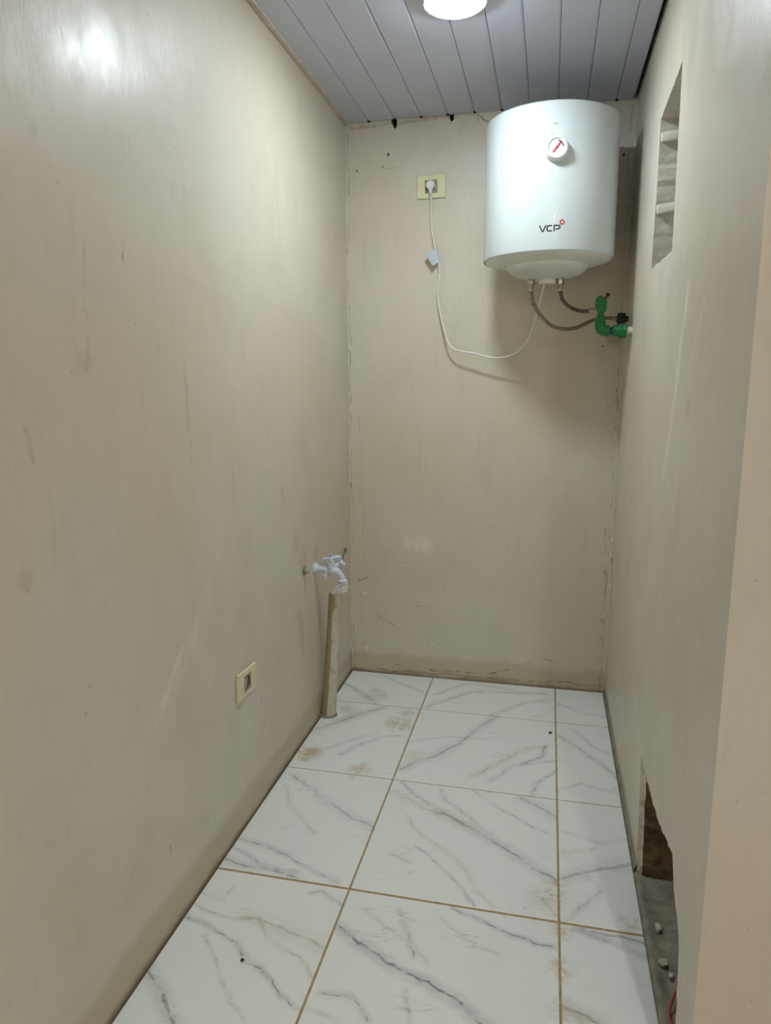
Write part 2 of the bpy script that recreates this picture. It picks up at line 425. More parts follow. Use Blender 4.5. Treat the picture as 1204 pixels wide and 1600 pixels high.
# edge moulding along the left wall
mb = MB(); prof = [(XL, H), (XL, H-0.004), (XL+0.010, H-0.007), (XL+0.020, H-0.0055), (XL+0.022, H)]
n = len(prof); ys = [HY+i*(YB-HY)/40 for i in range(41)]; vs = []
rng = random.Random(5)
for y in ys:
    j = rng.uniform(-0.0012, 0.0012); vs += [(a, y, b+(j if k in (1, 2) else 0)) for k, (a, b) in enumerate(prof)]
mb.add(vs, [(i*n+k, i*n+k+1, (i+1)*n+k+1, (i+1)*n+k) for i in range(40) for k in range(n-1)])
struct(mb.build('trim_1', plain('moulding_cream', srgb(205, 196, 180), 0.5)), 'thin cream edge moulding between ceiling boards and left wall')

# ------------------------------------------------------------------ walls
def wall_grid(name, mat, p0, ux, uz, nx, nz, amp=0.0, label=None, outer=None):
    """a wall with gentle plaster undulation and a thickness behind it"""
    p0, ux, uz = Vector(p0), Vector(ux), Vector(uz); nrm = ux.cross(uz).normalized()
    m = MB(); vs = []
    for j in range(nz+1):
        for i in range(nx+1):
            p = p0+ux*(i/nx)+uz*(j/nz); e = min(i, nx-i, j, nz-j)
            vs.append(p+nrm*(noise.noise(p*1.7)*amp if e else 0))
    m.add(vs, [(j*(nx+1)+i, j*(nx+1)+i+1, (j+1)*(nx+1)+i+1, (j+1)*(nx+1)+i) for j in range(nz) for i in range(nx)])
    c = [p0, p0+ux, p0+ux+uz, p0+uz]; b = [q+nrm*(-0.12) for q in c]
    m.add(c+b, [(4, 5, 6, 7), (0, 1, 5, 4), (1, 2, 6, 5), (2, 3, 7, 6), (3, 0, 4, 7)])
    return struct(m.build(name, mat, smooth=30), label)
ZT = H+0.06
wall_grid('wall_left', M_LEFT, (XL, HY, -0.02), (0, YB-HY, 0), (0, 0, ZT+0.02), 60, 40, 0.003)
wall_grid('wall_hall', M_HALL, (HX, HY, -0.02), (XL-HX, 0, 0), (0, 0, ZT+0.02), 8, 8)
wall_grid('wall_hall_right', M_HALL, (HX, YE, -0.02), (0, HY-YE, 0), (0, 0, ZT+0.02), 8, 8)

def jag(pts, n, amp, seed, closed=True, z_only=False):
    rng = random.Random(seed); out = []
    L = len(pts)
    for i in range(L if closed else L-1):
        a, b = Vector(pts[i]), Vector(pts[(i+1) % L]); k = max(1, int((b-a).length/n))
        for j in range(k):
            p = a.lerp(b, j/k)
            if j: p = p+Vector((rng.uniform(-amp, amp), rng.uniform(-amp, amp)))
            out.append(p)
    if not closed: out.append(Vector(pts[-1]))
    return out
def fill(mb, loops, f):
    """tessellate 2-D loops (outer first) and lift them with f"""
    flat = [p for l in loops for p in l]
    tris = tessellate_polygon([[Vector((p[0], p[1], 0)) for p in l] for l in loops])
    mb.add([f(p) for p in flat], tris)

# back wall with two chipped notches under the ceiling
top = [(0.068, ZT), (0.068, 2.600), (0.062, 2.594), (0.056, 2.590), (0.053, 2.598), (0.048, 2.604), (0.046, ZT),
       (-0.186, ZT), (-0.187, 2.596), (-0.192, 2.584), (-0.198, 2.580), (-0.203, 2.588), (-0.206, 2.600), (-0.213, 2.604), (-0.214, ZT)]
outl = [Vector(p) for p in [(XL, -0.02), (0.1, -0.02), (XR+0.1, -0.02), (XR+0.1, ZT)]+top+[(XL, ZT)]]
mb = MB(); fill(mb, [outl], lambda p: (p[0], YB, p[1]))
n = len(outl)
mb.add([(p[0], YB, p[1]) for p in outl]+[(p[0], YB+0.12, p[1]) for p in outl], [(i, (i+1) % n, n+(i+1) % n, n+i) for i in range(n)]+[tuple(range(n, 2*n))])
wall_back = struct(mb.build('wall_back', M_BACK, smooth=0))
mb = MB(); mb.box((-0.25, YB+0.03, 2.5), (0.1, YB+0.05, ZT)); mb.build('notch_shade_sheet', M_DARK, wall_back)  # added dark sheet, the shade inside the notches put into its colour

# right wall: side face with a niche and a broken opening at the floor, plus its near end face
niche = jag([(0.374, 1.818), (0.795, 1.832), (0.777, 2.06), (0.785, 2.285), (0.412, 2.305), (0.392, 2.05)], 0.018, 0.0032, 3)
hole = jag([(0.262, -0.02), (0.262, 0.0), (0.285, 0.10), (0.300, 0.20), (0.318, 0.300), (0.325, 0.345), (0.30, 0.352), (0.216, 0.346), (0.085, 0.350), (-0.049, 0.364), (-0.141, 0.388), (-0.224, 0.408), (-0.250, 0.372), (-0.267, 0.348),
            (-0.318, 0.325), (-0.350, 0.300), (-0.363, 0.254), (-0.376, 0.203), (-0.387, 0.118), (-0.395, 0.0), (-0.395, -0.02)], 0.016, 0.0055, 8, closed=False)
outl = [Vector((YB+0.05, -0.02))]+hole+[Vector((YE, -0.02)), Vector((YE, ZT)), Vector((YB+0.05, ZT))]
mb = MB(); fill(mb, [outl, niche], lambda p: (XR, p[0], p[1]))
c = 0.006                                               # worn arris at the near end
for z0, z1 in zip([ZT*i/24-0.02 for i in range(24)], [ZT*(i+1)/24-0.02 for i in range(24)]): pass
mb.add([(XR, YE, -0.02), (XR, YE, ZT), (HX, YE, ZT), (HX, YE, -0.02), (HX, YE+0.12, -0.02), (HX, YE+0.12, ZT), (XR+0.17, YE+0.12, -0.02), (XR+0.17, YE+0.12, ZT), (XR+0.17, YB+0.05, -0.02), (XR+0.17, YB+0.05, ZT)],
       [(0, 3, 2, 1), (3, 4, 5, 2), (4, 6, 7, 5), (6, 8, 9, 7)])
wall_right = struct(mb.build('wall_right', M_RIGHT, smooth=0))
# raised lip of old plaster down the near corner of the end face
def lining(name, loop, depth, mats, closed, chamfer=0.0, shrink=0.0, par=wall_right):
    n = len(loop); cen = sum(loop, Vector((0, 0)))/n; rng = random.Random(4)
    mb = MB(); a = [(XR, p[0], p[1]) for p in loop]
    b = []
    for p in loop:
        d = (cen-p); d = d.normalized()*(shrink*rng.uniform(0.6, 1.3)); b.append((XR+chamfer, p[0]+d.x, max(-0.02, p[1]+d.y)))
    cc = [(XR+depth+rng.uniform(-.004, .004), q[1], q[2]) for q in b]
    rngi = range(n if closed else n-1)
    if chamfer: mb.add(a+b, [(i, (i+1) % n, n+(i+1) % n, n+i) for i in rngi])
    mb.cur = 1; mid = [(XR+depth*0.5, q[1]+rng.uniform(-.006, .006)*(1 if chamfer else .3), max(-.02, q[2]+rng.uniform(-.006, .006)*(1 if chamfer else .3))) for q in b]
    src = b if chamfer else a
    mb.add(src+mid+cc, [(i, (i+1) % n, n+(i+1) % n, n+i) for i in rngi]+[(n+i, n+(i+1) % n, 2*n+(i+1) % n, 2*n+i) for i in rngi]+[tuple(range(2*n, 3*n))])
    return mb.build(name, mats, par, smooth=0)
lining('niche_lining', niche, 0.12, [M_NICHE, M_NICHE], True)
lining('hole_lining', hole, 0.15, [M_PLAS, M_SOIL], False, 0.014, 0.022)
for z, t in ((2.229, .12), (2.013, .20)):
    M = Matrix.Translation((XR+0.004, 0.778, z)) @ Matrix.Rotation(-t*0.6, 4, 'Y')
    MB().cbox((0.0, -0.010, -0.0135), (0.112, 0.006, 0.0135), 0.0015, M).build('batten', M_BATT, wall_right)
# rough plaster ridge down the two far corners
def ridge(x, seed, r, z0, z1, par):
    rng = random.Random(seed); pts = []; R = []; z = z0
    while z < z1:
        pts.append((x+rng.uniform(-.003, .003), YB+rng.uniform(-.001, .0015), z)); R.append(r*rng.uniform(0.35, 1.25)); z += rng.uniform(.012, .035)
    return MB().tube(pts, R, 6, jit=0.25, seed=seed).build('plaster_ridge', M_BACK, par, smooth=20)
ridge(XL+.001, 1, .0085, 0.0, H, wall_back); ridge(XR-.002, 2, .009, 0.0, H, wall_back)
# old plaster left behind at the right end of the back wall
rng = random.Random(9)

# ------------------------------------------------------------------ floor
mb = MB(); mb.box((XL-0.05, HY-0.05, -0.10), (HX+0.1, YB+0.1, -0.0115))
floor = struct(mb.build('floor', M_DUST))
mb = MB(); mb.box((XL+0.006, HY, -0.0115), (XR-0.012, YB-0.008, -0.0012)); mb.build('grout', M_GROUT, floor)
GREY, OCH, TILE = srgb(112, 118, 124), srgb(176, 160, 118), srgb(240, 243, 240)
STAINS = [((-0.369, 0.706), .085, .75), ((-0.14, 0.63), .07, .5), ((-0.067, 1.034), .09, .6), ((-0.045, 1.171), .07, .5), ((-0.226, 1.303), .10, .35), ((0.792, 0.033), .05, .5), ((0.609, -0.173), .05, .6), ((0.578, 0.10), .10, .3), ((0.61, -0.02), .05, .5), ((-.33, 1.13), .06, .45), ((0.60, 0.12), .05, .45), ((0.05, 0.78), .06, .25), ((0.62, -0.30), .06, .4)]
def marble(name, veins, box, seed):
    g = G(name); P = g.pos
    W = g.warp(g.warp(P, 8, 0.04, 3), 40, 0.013, 3)
    c = TILE
    cl = g.noise(3.2, 3, 0.5)
    c = g.mix(g.ramp(cl, 0.35, 0.8, 0, 0.35), c, srgb(228, 233, 232))
    rng = random.Random(seed)
    # faint fine veins everywhere
    ang = rng.choice((0.6, 0.7, 0.5)) if not veins else (0.75 if veins[0][3][-1][0]-veins[0][3][0][0] > 0 and veins[0][3][-1][1] < veins[0][3][0][1] else -0.6)
    n = g.nt.nodes.new('ShaderNodeMapping'); g.put(n.inputs['Vector'], g.vec('ADD', P, (seed*1.7, seed*0.9, 0)))
    n.inputs['Rotation'].default_value = (0, 0, ang); n.inputs['Scale'].default_value = (1.1, 6.5, 1)
    f = g.noise(1.5, 3, 0.6, n.outputs[0])
    rid = g.math('ABSOLUTE', g.math('SUBTRACT', f, 0.5))
    c = g.mix(g.math('MULTIPLY', g.ramp(rid, 0.0, 0.008, 0.26, 0.0), g.ramp(g.noise(5, 3, .5, g.vec('ADD', P, (seed, 0, 0))), 0.48, 0.66)), c, GREY)
    mod = g.noise(9, 5, 0.7, n.outputs[0])
    soft = g.ramp(mod, 0.35, 0.62, 0.25, 1.0)
    core = g.ramp(mod, 0.35, 0.58, 0.5, 1.0)
    for wd, st, col, pts in veins:
        pp = [(a, b, 0.0) for a, b in pts]
        d = g.math('ADD', g.polyline(W, pp, None), g.math('MULTIPLY', g.math('SUBTRACT', mod, 0.48), 0.008+wd*1.6))
        m = g.ramp(d, wd*0.15, wd*0.80, 1.0, 0.0)
        halo = g.ramp(d, wd*0.6, wd*4.5, 1.0, 0.0)
        k = g.math('MULTIPLY', core, min(1.0, st*1.25))
        cc, dk = (GREY, srgb(88, 94, 102)) if col == 'g' else (OCH, srgb(166, 146, 100))
        c = g.mix(g.math('MULTIPLY', g.math('MULTIPLY', halo, soft), 0.48*st), c, cc)
        c = g.mix(g.math('MULTIPLY', m, k), c, dk)
    x0, x1, y0, y1 = box
    dust = g.ramp(g.math('ADD', g.noise(55, 5, 0.75), g.math('MULTIPLY', g.noise(12, 3, .5), .6))  , 0.66, 0.86)
    SW = g.warp(P, 9, 0.13, 3)
    for (a, b), r, st in STAINS:
        if x0-r < a < x1+r and y0-r < b < y1+r:
            s = g.spot(SW, (a, b, 0), r, 0.8)
            c = g.mix(g.math('MULTIPLY', g.math('MULTIPLY', s, dust), st), c, srgb(190, 163, 114))
    g.bsdf(Base_Color=c, Roughness=0.24, Specular_IOR_Level=0.45)
    return g.m
def tile(x0, x1, y0, y1, mat):
    """ceramic tile, edges eased, top face at z = 0"""
    x, y = (x0+x1)/2, (y0+y1)/2; c = 0.0016; rng = random.Random(x*7+y*13)
    O = Vector((x, y, 0)); m = MB()
    ring = lambda e, z: [(x0+e, y0+e, z), (x1-e, y0+e, z), (x1-e, y1-e, z), (x0+e, y1-e, z)]
    m.add(ring(0, -0.010)+ring(0, -0.0011)+ring(c*0.4, -0.0003)+ring(c, 0.0),
          [(3, 2, 1, 0), (12, 13, 14, 15)]+[(4*k+i, 4*k+(i+1) % 4, 4*k+4+(i+1) % 4, 4*k+4+i) for k in range(3) for i in range(4)])
    return m.build('floor_tile', mat, floor, smooth=0, origin=O)
rows = [-3.0, -2.4, -1.8, -1.2, -0.6, 0.0, 0.599, 1.198, YB-0.010]
cols = [(XL+0.007, 0.0, 'L'), (0.0, 0.6, 'M'), (0.6, 0.822, 'R')]
gap = 0.0031
spare = None
for j in range(len(rows)-1):
    gy_ = lambda q: 0.0042 if abs(q) < 0.01 else 0.0024
    y0, y1 = rows[j]+gy_(rows[j]), rows[j+1]-(gy_(rows[j+1]) if j < len(rows)-2 else 0)
    for x0, x1, k in cols+([(0.822, 1.2, 'H'), (1.2, 1.8, 'H')] if rows[j] < -0.7 else []):
        if k == 'R' and rows[j] < -0.7: x1 = 0.822
        key = k+str(j-3)
        xa = x0+(gap if x0 > XL+0.01 else 0); xb = x1-(gap if x1 != 0.822 else 0.001)
        if key in VEINS: mat = marble('marble_'+key, VEINS[key], (xa, xb, y0, y1), hash(key) % 17 if False else (ord(k)+j*3) % 17)
        else:
            if spare is None: spare = marble('marble_plain', [], (9, 9, 9, 9), 5)
            mat = spare
        tile(xa, xb, y0, y1, mat)
# cement bed running from the tile edge into the broken opening
mb = MB(); nx, ny = 18, 90; vs = []
for j in range(ny+1):
    for i in range(nx+1):
        x = 0.822+(XR+0.148-0.822)*i/nx; y = YE+0.13+(0.315-YE-0.13)*j/ny
        z = -0.004+0.009*noise.noise(Vector((x*16, y*16, 0)))+0.004*noise.noise(Vector((x*50, y*50, 0)))+0.014*math.exp(-((x-0.836)/0.012)**2)*(0.6+0.5*noise.noise(Vector((y*9, 3, 0))))
        if i == 0: z = -0.008
        vs.append((x, y, z))
mb.add(vs, [(j*(nx+1)+i, j*(nx+1)+i+1, (j+1)*(nx+1)+i+1, (j+1)*(nx+1)+i) for j in range(ny) for i in range(nx)])
mb.build('cement_bed', M_CEM, floor, smooth=60)
mb = MB(); vs = []                                       # cement fillet along the foot of the right wall
for j in range(41):
    y = 0.262+(YB-0.262)*j/40; t = 0.006+0.004*noise.noise(Vector((y*12, 0, 7)))
    vs += [(0.8225, y, -0.010), (0.8235+t*0.3, y, 0.004+t), (XR, y, 0.014+t*2)]
mb.add(vs, [(j*3+i, j*3+i+1, (j+1)*3+i+1, (j+1)*3+i) for j in range(40) for i in range(2)])
mb.build('cement_fillet', M_CEM, floor, smooth=60)

# ------------------------------------------------------------------ round ceiling lamps
M_RIM = plain('lamp_white', srgb(240, 242, 245), 0.35, var=0.01)
def lamp_mat(name, strength, col=(0.86, 0.94, 1.0, 1)):
    g = G(name); g.bsdf(Base_Color=(0.9, 0.9, 0.9, 1), Roughness=0.4, Emission_Color=col, Emission_Strength=strength); return g.m
def ceiling_lamp(x, y, strength, label, col, s=1.0):
    t = tag(empty('ceiling_lamp', (x, y, H)), label, 'ceiling lamp')
    M = Matrix.Translation((x, y, H)) @ Matrix.Diagonal((s, s, 1, 1))
    MB().lathe([(0.085, 0.0), (0.094, 0.0), (0.096, -0.004), (0.096, -0.020), (0.0945, -0.024), (0.089, -0.0245), (0.0885, -0.019)], 48, M, cap1=False).build('rim', M_RIM, t)
    MB().lathe([(0.0885, -0.020), (0.086, -0.028), (0.076, -0.0325), (0.055, -0.0355), (0.028, -0.037), (0.006, -0.0373)], 48, M, cap0=False).build('diffuser', lamp_mat('lamp_glow', strength, col), t)
ceiling_lamp(0.198, 0.590, LAMP_ROOM, 'round white glowing lamp on the boarded ceiling', (0.82, 0.94, 1.0, 1))
ceiling_lamp(1.16, -2.75, LAMP_HALL, 'second round white lamp on the ceiling of the hall', (1.0, 0.985, 0.95, 1), 0.55)

# ------------------------------------------------------------------ water heater
XC, YC, RH, Z0, Z1 = 0.492, 1.285, 0.2564, 1.945, 2.457
M_ENAM = plain('white_enamel', srgb(208, 215, 216), 0.28, var=0.01, nscale=5, Coat_Weight=0.3)
M_WPL = plain('white_plastic', srgb(232, 232, 226), 0.42, var=0.01)
M_CHROME = plain('dull_chrome', srgb(176, 170, 158), 0.3, metal=1.0)
M_INK = plain('black_ink', srgb(26, 32, 40), 0.5, var=0.0)
M_RED = plain('red_ink', srgb(206, 50, 62), 0.5, var=0.0)
heater = tag(empty('water_heater', (XC, YC, Z0)), 'white cylindrical water heater hung high on the far wall', 'water heater')
T = Matrix.Translation((XC, YC, 0))
MB().lathe([(0.02, Z1+0.012), (0.15, Z1+0.010), (0.225, Z1+0.006), (0.246, Z1+0.003), (0.2535, Z1-0.002), (RH, Z1-0.010), (RH, Z0+0.006), (RH-0.0008, Z0+0.002), (RH-0.0025, Z0), (RH-0.005, Z0+0.002), (RH-0.006, Z0+0.010)], 128, T, cap0=True, cap1=False).build('shell', M_ENAM, heater, smooth=30)
capo = MB().lathe([(RH-0.006, Z0+0.006), (RH-0.010, Z0-0.001), (0.225, Z0-0.009), (0.19, Z0-0.016), (0.158, Z0-0.021), (0.12, Z0-0.023), (0.03, Z0-0.023)], 96, T, cap0=False).build('bottom_cap', M_WPL, heater, smooth=40)
# fluted cover under the cap: ribs swirl along its rim
mb = MB(); NA, prof = 336, [(0.160, -0.020), (0.1595, -0.024), (0.157, -0.028), (0.150, -0.036), (0.138, -0.045), (0.124, -0.0525), (0.106, -0.059), (0.085, -0.0640), (0.055, -0.0680), (0.02, -0.0695)]
vs = []
for i, (r, z) in enumerate(prof):
    for k in range(NA):
        a = 2*PI*k/NA; amp = {2: .0016, 3: .0036, 4: .0038, 5: .0028, 6: .0012}.get(i, 0.0)
        s_ = math.sin(56*a+(0.160-r)*150); vs.append((XC+(r+amp*s_*0.6)*math.cos(a), YC+(r+amp*s_*0.6)*math.sin(a), Z0+z-amp*s_))
mb.add(vs, [(i*NA+k, i*NA+(k+1) % NA, (i+1)*NA+(k+1) % NA, (i+1)*NA+k) for i in range(len(prof)-1) for k in range(NA)]+[tuple(range((len(prof)-1)*NA, len(prof)*NA))])
mb.build('fluted_cover', M_WPL, heater, smooth=60)
MB().lathe([(0.030, Z0-0.066), (0.0345, Z0-0.069), (0.0345, Z0-0.083), (0.033, Z0-0.086), (0.010, Z0-0.0865)], 40, Matrix.Translation((XC+.003, YC, 0))).build('cable_boss', M_WPL, heater)
for x, col in ((0.430, 0), (0.546, 1)):
    n_ = MB().lathe([(0.011, Z0-0.062), (0.011, Z0-0.082)], 20, Matrix.Translation((x, YC, 0))).build('inlet', M_CHROME, heater)
# wall bracket behind
MB().cbox((XC-0.13, YC+RH-0.02, 2.30), (XC+0.13, YB-0.001, 2.34), 0.002).build('bracket', plain('bracket_white', srgb(210, 210, 205), 0.5), heater)
def on_shell(deg, z, out=0.0):
    a = math.radians(deg); r = RH+out
    return Vector((XC+r*math.sin(a), YC-r*math.cos(a), z))
# thermometer dial
DEG, DZ = 4.4, 2.291
c0 = on_shell(DEG, DZ); a = math.radians(DEG); nd = Vector((math.sin(a), -math.cos(a), 0))
DM = Matrix.Translation(c0) @ Matrix(((math.cos(a), 0, math.sin(a), 0), (math.sin(a), 0, -math.cos(a), 0), (0, 1, 0, 0), (0, 0, 0, 1)))   # local x right, y up, z out
dial = MB().lathe([(0.043, -0.006), (0.043, 0.006), (0.0415, 0.010), (0.0385, 0.024), (0.036, 0.0275), (0.031, 0.028), (0.0285, 0.024)], 56, DM, cap1=False).build('dial_bezel', M_WPL, heater)
face = MB().lathe([(0.0290, 0.0235), (0.0288, 0.0242)], 48, DM).build('dial_face', plain('dial_pale', srgb(226, 226, 232), 0.3, var=0.01), heater)
mb = MB(); R = DM @ Matrix.Rotation(math.radians(-38), 4, 'Z'); mb.box((-0.0030, -0.021, 0.0245), (0.0030, 0.021, 0.0254), R); mb.build('needle', M_RED, heater)
mb = MB(); mb.lathe([(0.003, 0.0245), (0.003, 0.0262)], 16, DM); mb.build('needle_hub', M_INK, heater)
mb = MB(); vs = []; k_ = 14
for i in range(k_+1):
    t = math.radians(5+75*i/k_)
    for r in (0.0205, 0.0245): vs.append(DM @ Vector((r*math.cos(t), r*math.sin(t), 0.0248)))
mb.add(vs, [(2*i, 2*i+1, 2*i+3, 2*i+2) for i in range(k_)]); mb.build('dial_scale', M_INK, heater)
# lettering: strokes laid on the curved shell
def stroke(mb, pts, w, closed=False):
    P = [Vector(p) for p in pts]; L = []; n = len(P)
    for i, p in enumerate(P):
        d0 = (P[i]-P[i-1]).normalized() if (i or closed) else (P[1]-P[0]).normalized()
        d1 = (P[(i+1) % n]-P[i]).normalized() if (i < n-1 or closed) else d0
        nn = Vector((-(d0+d1).y, (d0+d1).x)).normalized(); k = w/2/max(0.45, nn.dot(Vector((-d0.y, d0.x))))
        L += [p+nn*k, p-nn*k]
    mb.add([on_shell(math.degrees(q.x/RH), q.y, 0.0006) for q in L], [(2*i, 2*i+1, (2*i+3) % (2*n), (2*i+2) % (2*n)) for i in range(n if closed else n-1)])
u0 = math.radians(-6.8)*RH; zb, hh, cw = 2.0105, 0.0230, 0.0212
wS = 0.0046
mb = MB(); stroke(mb, [(u0, zb+hh), (u0+cw*0.25, zb+hh*0.5), (u0+cw*0.47, zb+0.002), (u0+cw*0.62, zb+0.002), (u0+cw*0.83, zb+hh*0.5), (u0+cw*1.08, zb+hh)], wS); mb.build('letter', M_INK, heater, smooth=0)
u1 = u0+cw*1.22
mb = MB(); stroke(mb, [(u1+0.88*cw, zb+hh-wS/2), (u1+0.30*cw, zb+hh-wS/2), (u1+0.1*cw, zb+hh*0.80), (u1+0.06*cw, zb+hh*0.5), (u1+0.1*cw, zb+hh*0.2), (u1+0.30*cw, zb+wS/2), (u1+0.88*cw, zb+wS/2)], wS); mb.build('letter', M_INK, heater, smooth=0)
u3 = u1+cw*1.26
mb = MB(); stroke(mb, [(u3, zb), (u3, zb+hh-wS/2), (u3+0.05*cw, zb+hh-wS/2), (u3+0.75*cw, zb+hh-wS/2), (u3+0.95*cw, zb+hh*0.80), (u3+0.95*cw, zb+hh*0.58), (u3+0.78*cw, zb+hh*0.38), (u3+0.22*cw, zb+hh*0.36)], wS); mb.build('letter', M_INK, heater, smooth=0)
mb = MB(); uc, zc = math.radians(11.2)*RH, 2.0425; vs = []
for i in range(24):
    t = 2*PI*i/24; q = 0.0042/max(abs(math.cos(t)), abs(math.sin(t)))
    for r in (0.0092, min(q, 0.0055)): vs.append(on_shell(math.degrees((uc+r*math.cos(t))/RH), zc+r*math.sin(t), 0.0006))
mb.add(vs, [(2*i, 2*i+1, (2*i+3) % 48, (2*i+2) % 48) for i in range(24)]); mb.build('logo_ring', M_RED, heater, smooth=0)
# scuffs where the enamel is marked above the dial
for i, (d, z, r) in enumerate(((3.6, 2.377, .007), (2.2, 2.379, .004), (0.6, 2.343, .005), (2.0, 2.349, .0035), (-.2, 2.225, .002))):
    mb = MB(); rg = random.Random(i); k = 9
    mb.add([on_shell(d+math.degrees(r*1.3*math.cos(2*PI*j/k)*rg.uniform(.5, 1)/RH), z+r*0.55*math.sin(2*PI*j/k)*rg.uniform(.4, 1), .0004) for j in range(k)], [tuple(range(k))])
    mb.build('scuff', plain('scuff_tan', srgb(176, 170, 152), 0.7), heater, smooth=0)

# ------------------------------------------------------------------ braided hoses
def braid(name, lo, hi):
    g = G(name); P = g.obj()
    v = g.nt.nodes.new('ShaderNodeTexWave'); v.inputs['Scale'].default_value = 60; v.inputs['Distortion'].default_value = 2.5
    v.bands_direction = 'DIAGONAL'; g.put(v.inputs['Vector'], P)
    c = g.mix(v.outputs['Fac'], srgb(*lo), srgb(*hi))
    g.bsdf(Base_Color=c, Metallic=0.7, Roughness=0.42, Normal=g.bump(v.outputs['Fac'], 0.5, 0.003)); return g.m
M_BRAID, M_BRAID2 = braid('braided_steel', (92, 86, 76), (178, 168, 150)), braid('braided_steel_dark', (34, 32, 30), (132, 128, 120))
H1 = [(0.43, 1.285, 1.852), (0.439, 1.288, 1.794), (0.467, 1.295, 1.744), (0.515, 1.31, 1.698), (0.567, 1.33, 1.683), (0.619, 1.36, 1.689), (0.671, 1.39, 1.714), (0.723, 1.42, 1.731), (0.785, 1.45, 1.729)]
H2 = [(0.546, 1.285, 1.849), (0.554, 1.285, 1.803), (0.577, 1.283, 1.773), (0.611, 1.28, 1.754), (0.649, 1.28, 1.747), (0.684, 1.28, 1.751)]
def hose(P, label, mat):
    t = tag(empty('flexible_hose', P[0]), label, 'hose', 'braided hoses under the heater')
    S = spline(P, 8)
    MB().tube(S, 0.0075, 14).build('braided_sleeve', mat, t, smooth=60)
    x, y, z = P[0]; M = Matrix.Translation((x, y, 0))
    MB().lathe([(0.0145, z+0.006), (0.0155, z+0.008), (0.0155, z+0.028), (0.0145, z+0.030)], 6, M).build('nut', M_CHROME, t, smooth=20)
    MB().lathe([(0.0085, z-0.022), (0.0100, z-0.020), (0.0100, z-0.006), (0.0088, z-0.004), (0.0088, z+0.008)], 20, M).build('ferrule', M_CHROME, t)
    e, d = Vector(P[-1]), (Vector(P[-1])-Vector(P[-2])).normalized()
    MB().lathe([(0.0085, -0.022), (0.0098, -0.020), (0.0098, 0.0), (0.0125, 0.002), (0.0125, 0.010)], 20, axis(e, d)).build('ferrule', M_CHROME, t)
    return t
hose(H1, 'long braided steel hose sagging from heater to the black valve', M_BRAID)
hose(H2, 'short dark braided steel hose curving from heater to the green elbow', M_BRAID2)

# ------------------------------------------------------------------ green pipe fitting
M_GRN = plain('green_pipe', srgb(12, 118, 62), 0.38, var=0.05)
gx, gy, gz = 0.710, 1.28, 1.672
grn = tag(empty('green_pipe_fitting', (gx, gy, gz)), 'green plastic elbow pipe assembly coming out of the right wall', 'pipe fitting')
gz = 1.668
el = [(gx+0.030, gy, gz), (gx+0.022, gy, gz), (gx+0.014, gy, gz+0.001), (gx+0.004, gy, gz+0.007), (gx, gy, gz+0.017), (gx-0.001, gy, gz+0.026), (gx-0.001, gy, gz+0.034)]
MB().tube(spline(el, 5), 0.0205, 24).build('lower_elbow', M_GRN, grn, smooth=50)
MB().tube([(gx+0.022, gy, gz), (gx+0.0225, gy, gz), (gx+0.033, gy, gz), (gx+0.0335, gy, gz)], [0.020, 0.0225, 0.0225, 0.020], 24).build('socket_collar', M_GRN, grn)
MB().tube([(gx+0.03, gy, gz), (gx+0.052, gy, gz)], 0.0150, 20).build('pipe', plain('green_pipe_dark', srgb(20, 84, 74), 0.4), grn)
ad = MB().lathe([(0.018, 0.0), (0.0205, 0.002), (0.0235, 0.022), (0.0240, 0.024)], 28, axis((gx+0.047, gy, gz), (1, 0, 0))).build('adapter_cone', M_GRN, grn)
MB().lathe([(0.024, 0.0), (0.0285, 0.001), (0.0295, 0.003), (0.0295, 0.009), (0.0280, 0.0105), (0.0280, 0.014), (0.0295, 0.0155), (0.0295, 0.026), (0.0280, 0.029), (0.012, 0.030)], 8, axis((gx+0.0705, gy, gz), (1, 0, 0))).build('threaded_adapter', M_GRN, grn, smooth=20)
MB().tube([(gx+0.098, gy, gz), (XR+0.001, gy, gz)], 0.0145, 20).build('wall_nipple', plain('sealed_thread', srgb(222, 216, 204), 0.7, bump=.5), grn)
MB().tube([(gx-0.001, gy, gz+0.032), (gx-0.001, gy, gz+0.0345), (gx-0.001, gy, gz+0.036), (gx-0.001, gy, gz+0.056), (gx-0.001, gy, gz+0.058)], [0.021, 0.0215, 0.0185, 0.0185, 0.016], 24).build('socket_collar', M_GRN, grn)
MB().tube([(gx-0.001, gy, gz+0.055), (gx-0.002, gy, gz+0.080)], 0.0135, 20).build('pipe', M_GRN, grn)
MB().tube([(gx-0.002, gy, gz+0.074), (gx-0.002, gy, gz+0.0755), (gx-0.002, gy, gz+0.090), (gx-0.002, gy, gz+0.112), (gx+0.001, gy, gz+0.124), (gx+0.004, gy, gz+0.1295), (gx+0.005, gy, gz+0.130)], [0.0150, 0.0205, 0.0235, 0.0240, 0.0215, 0.0155, 0.008], 10).build('upper_elbow', M_GRN, grn, smooth=30)
MB().lathe([(0.0155, 0.0), (0.0155, 0.018)], 6, axis((gx-0.030, gy, gz+0.082), (1, 0, 0))).build('nut', M_CHROME, grn, smooth=20)
MB().tube([(gx+0.008, gy, gz+0.118), (gx+0.022, gy, gz+0.140)], 0.0052, 12).build('bleed_stem', plain('rusty_brass', srgb(120, 84, 58), 0.5, metal=0.6, bump=.4), grn)
MB().tube([(gx+0.020, gy, gz+0.137), (gx+0.026, gy, gz+0.146)], 0.0075, 10).build('bleed_cap', plain('black_rubber', srgb(26, 24, 24), 0.6), grn)

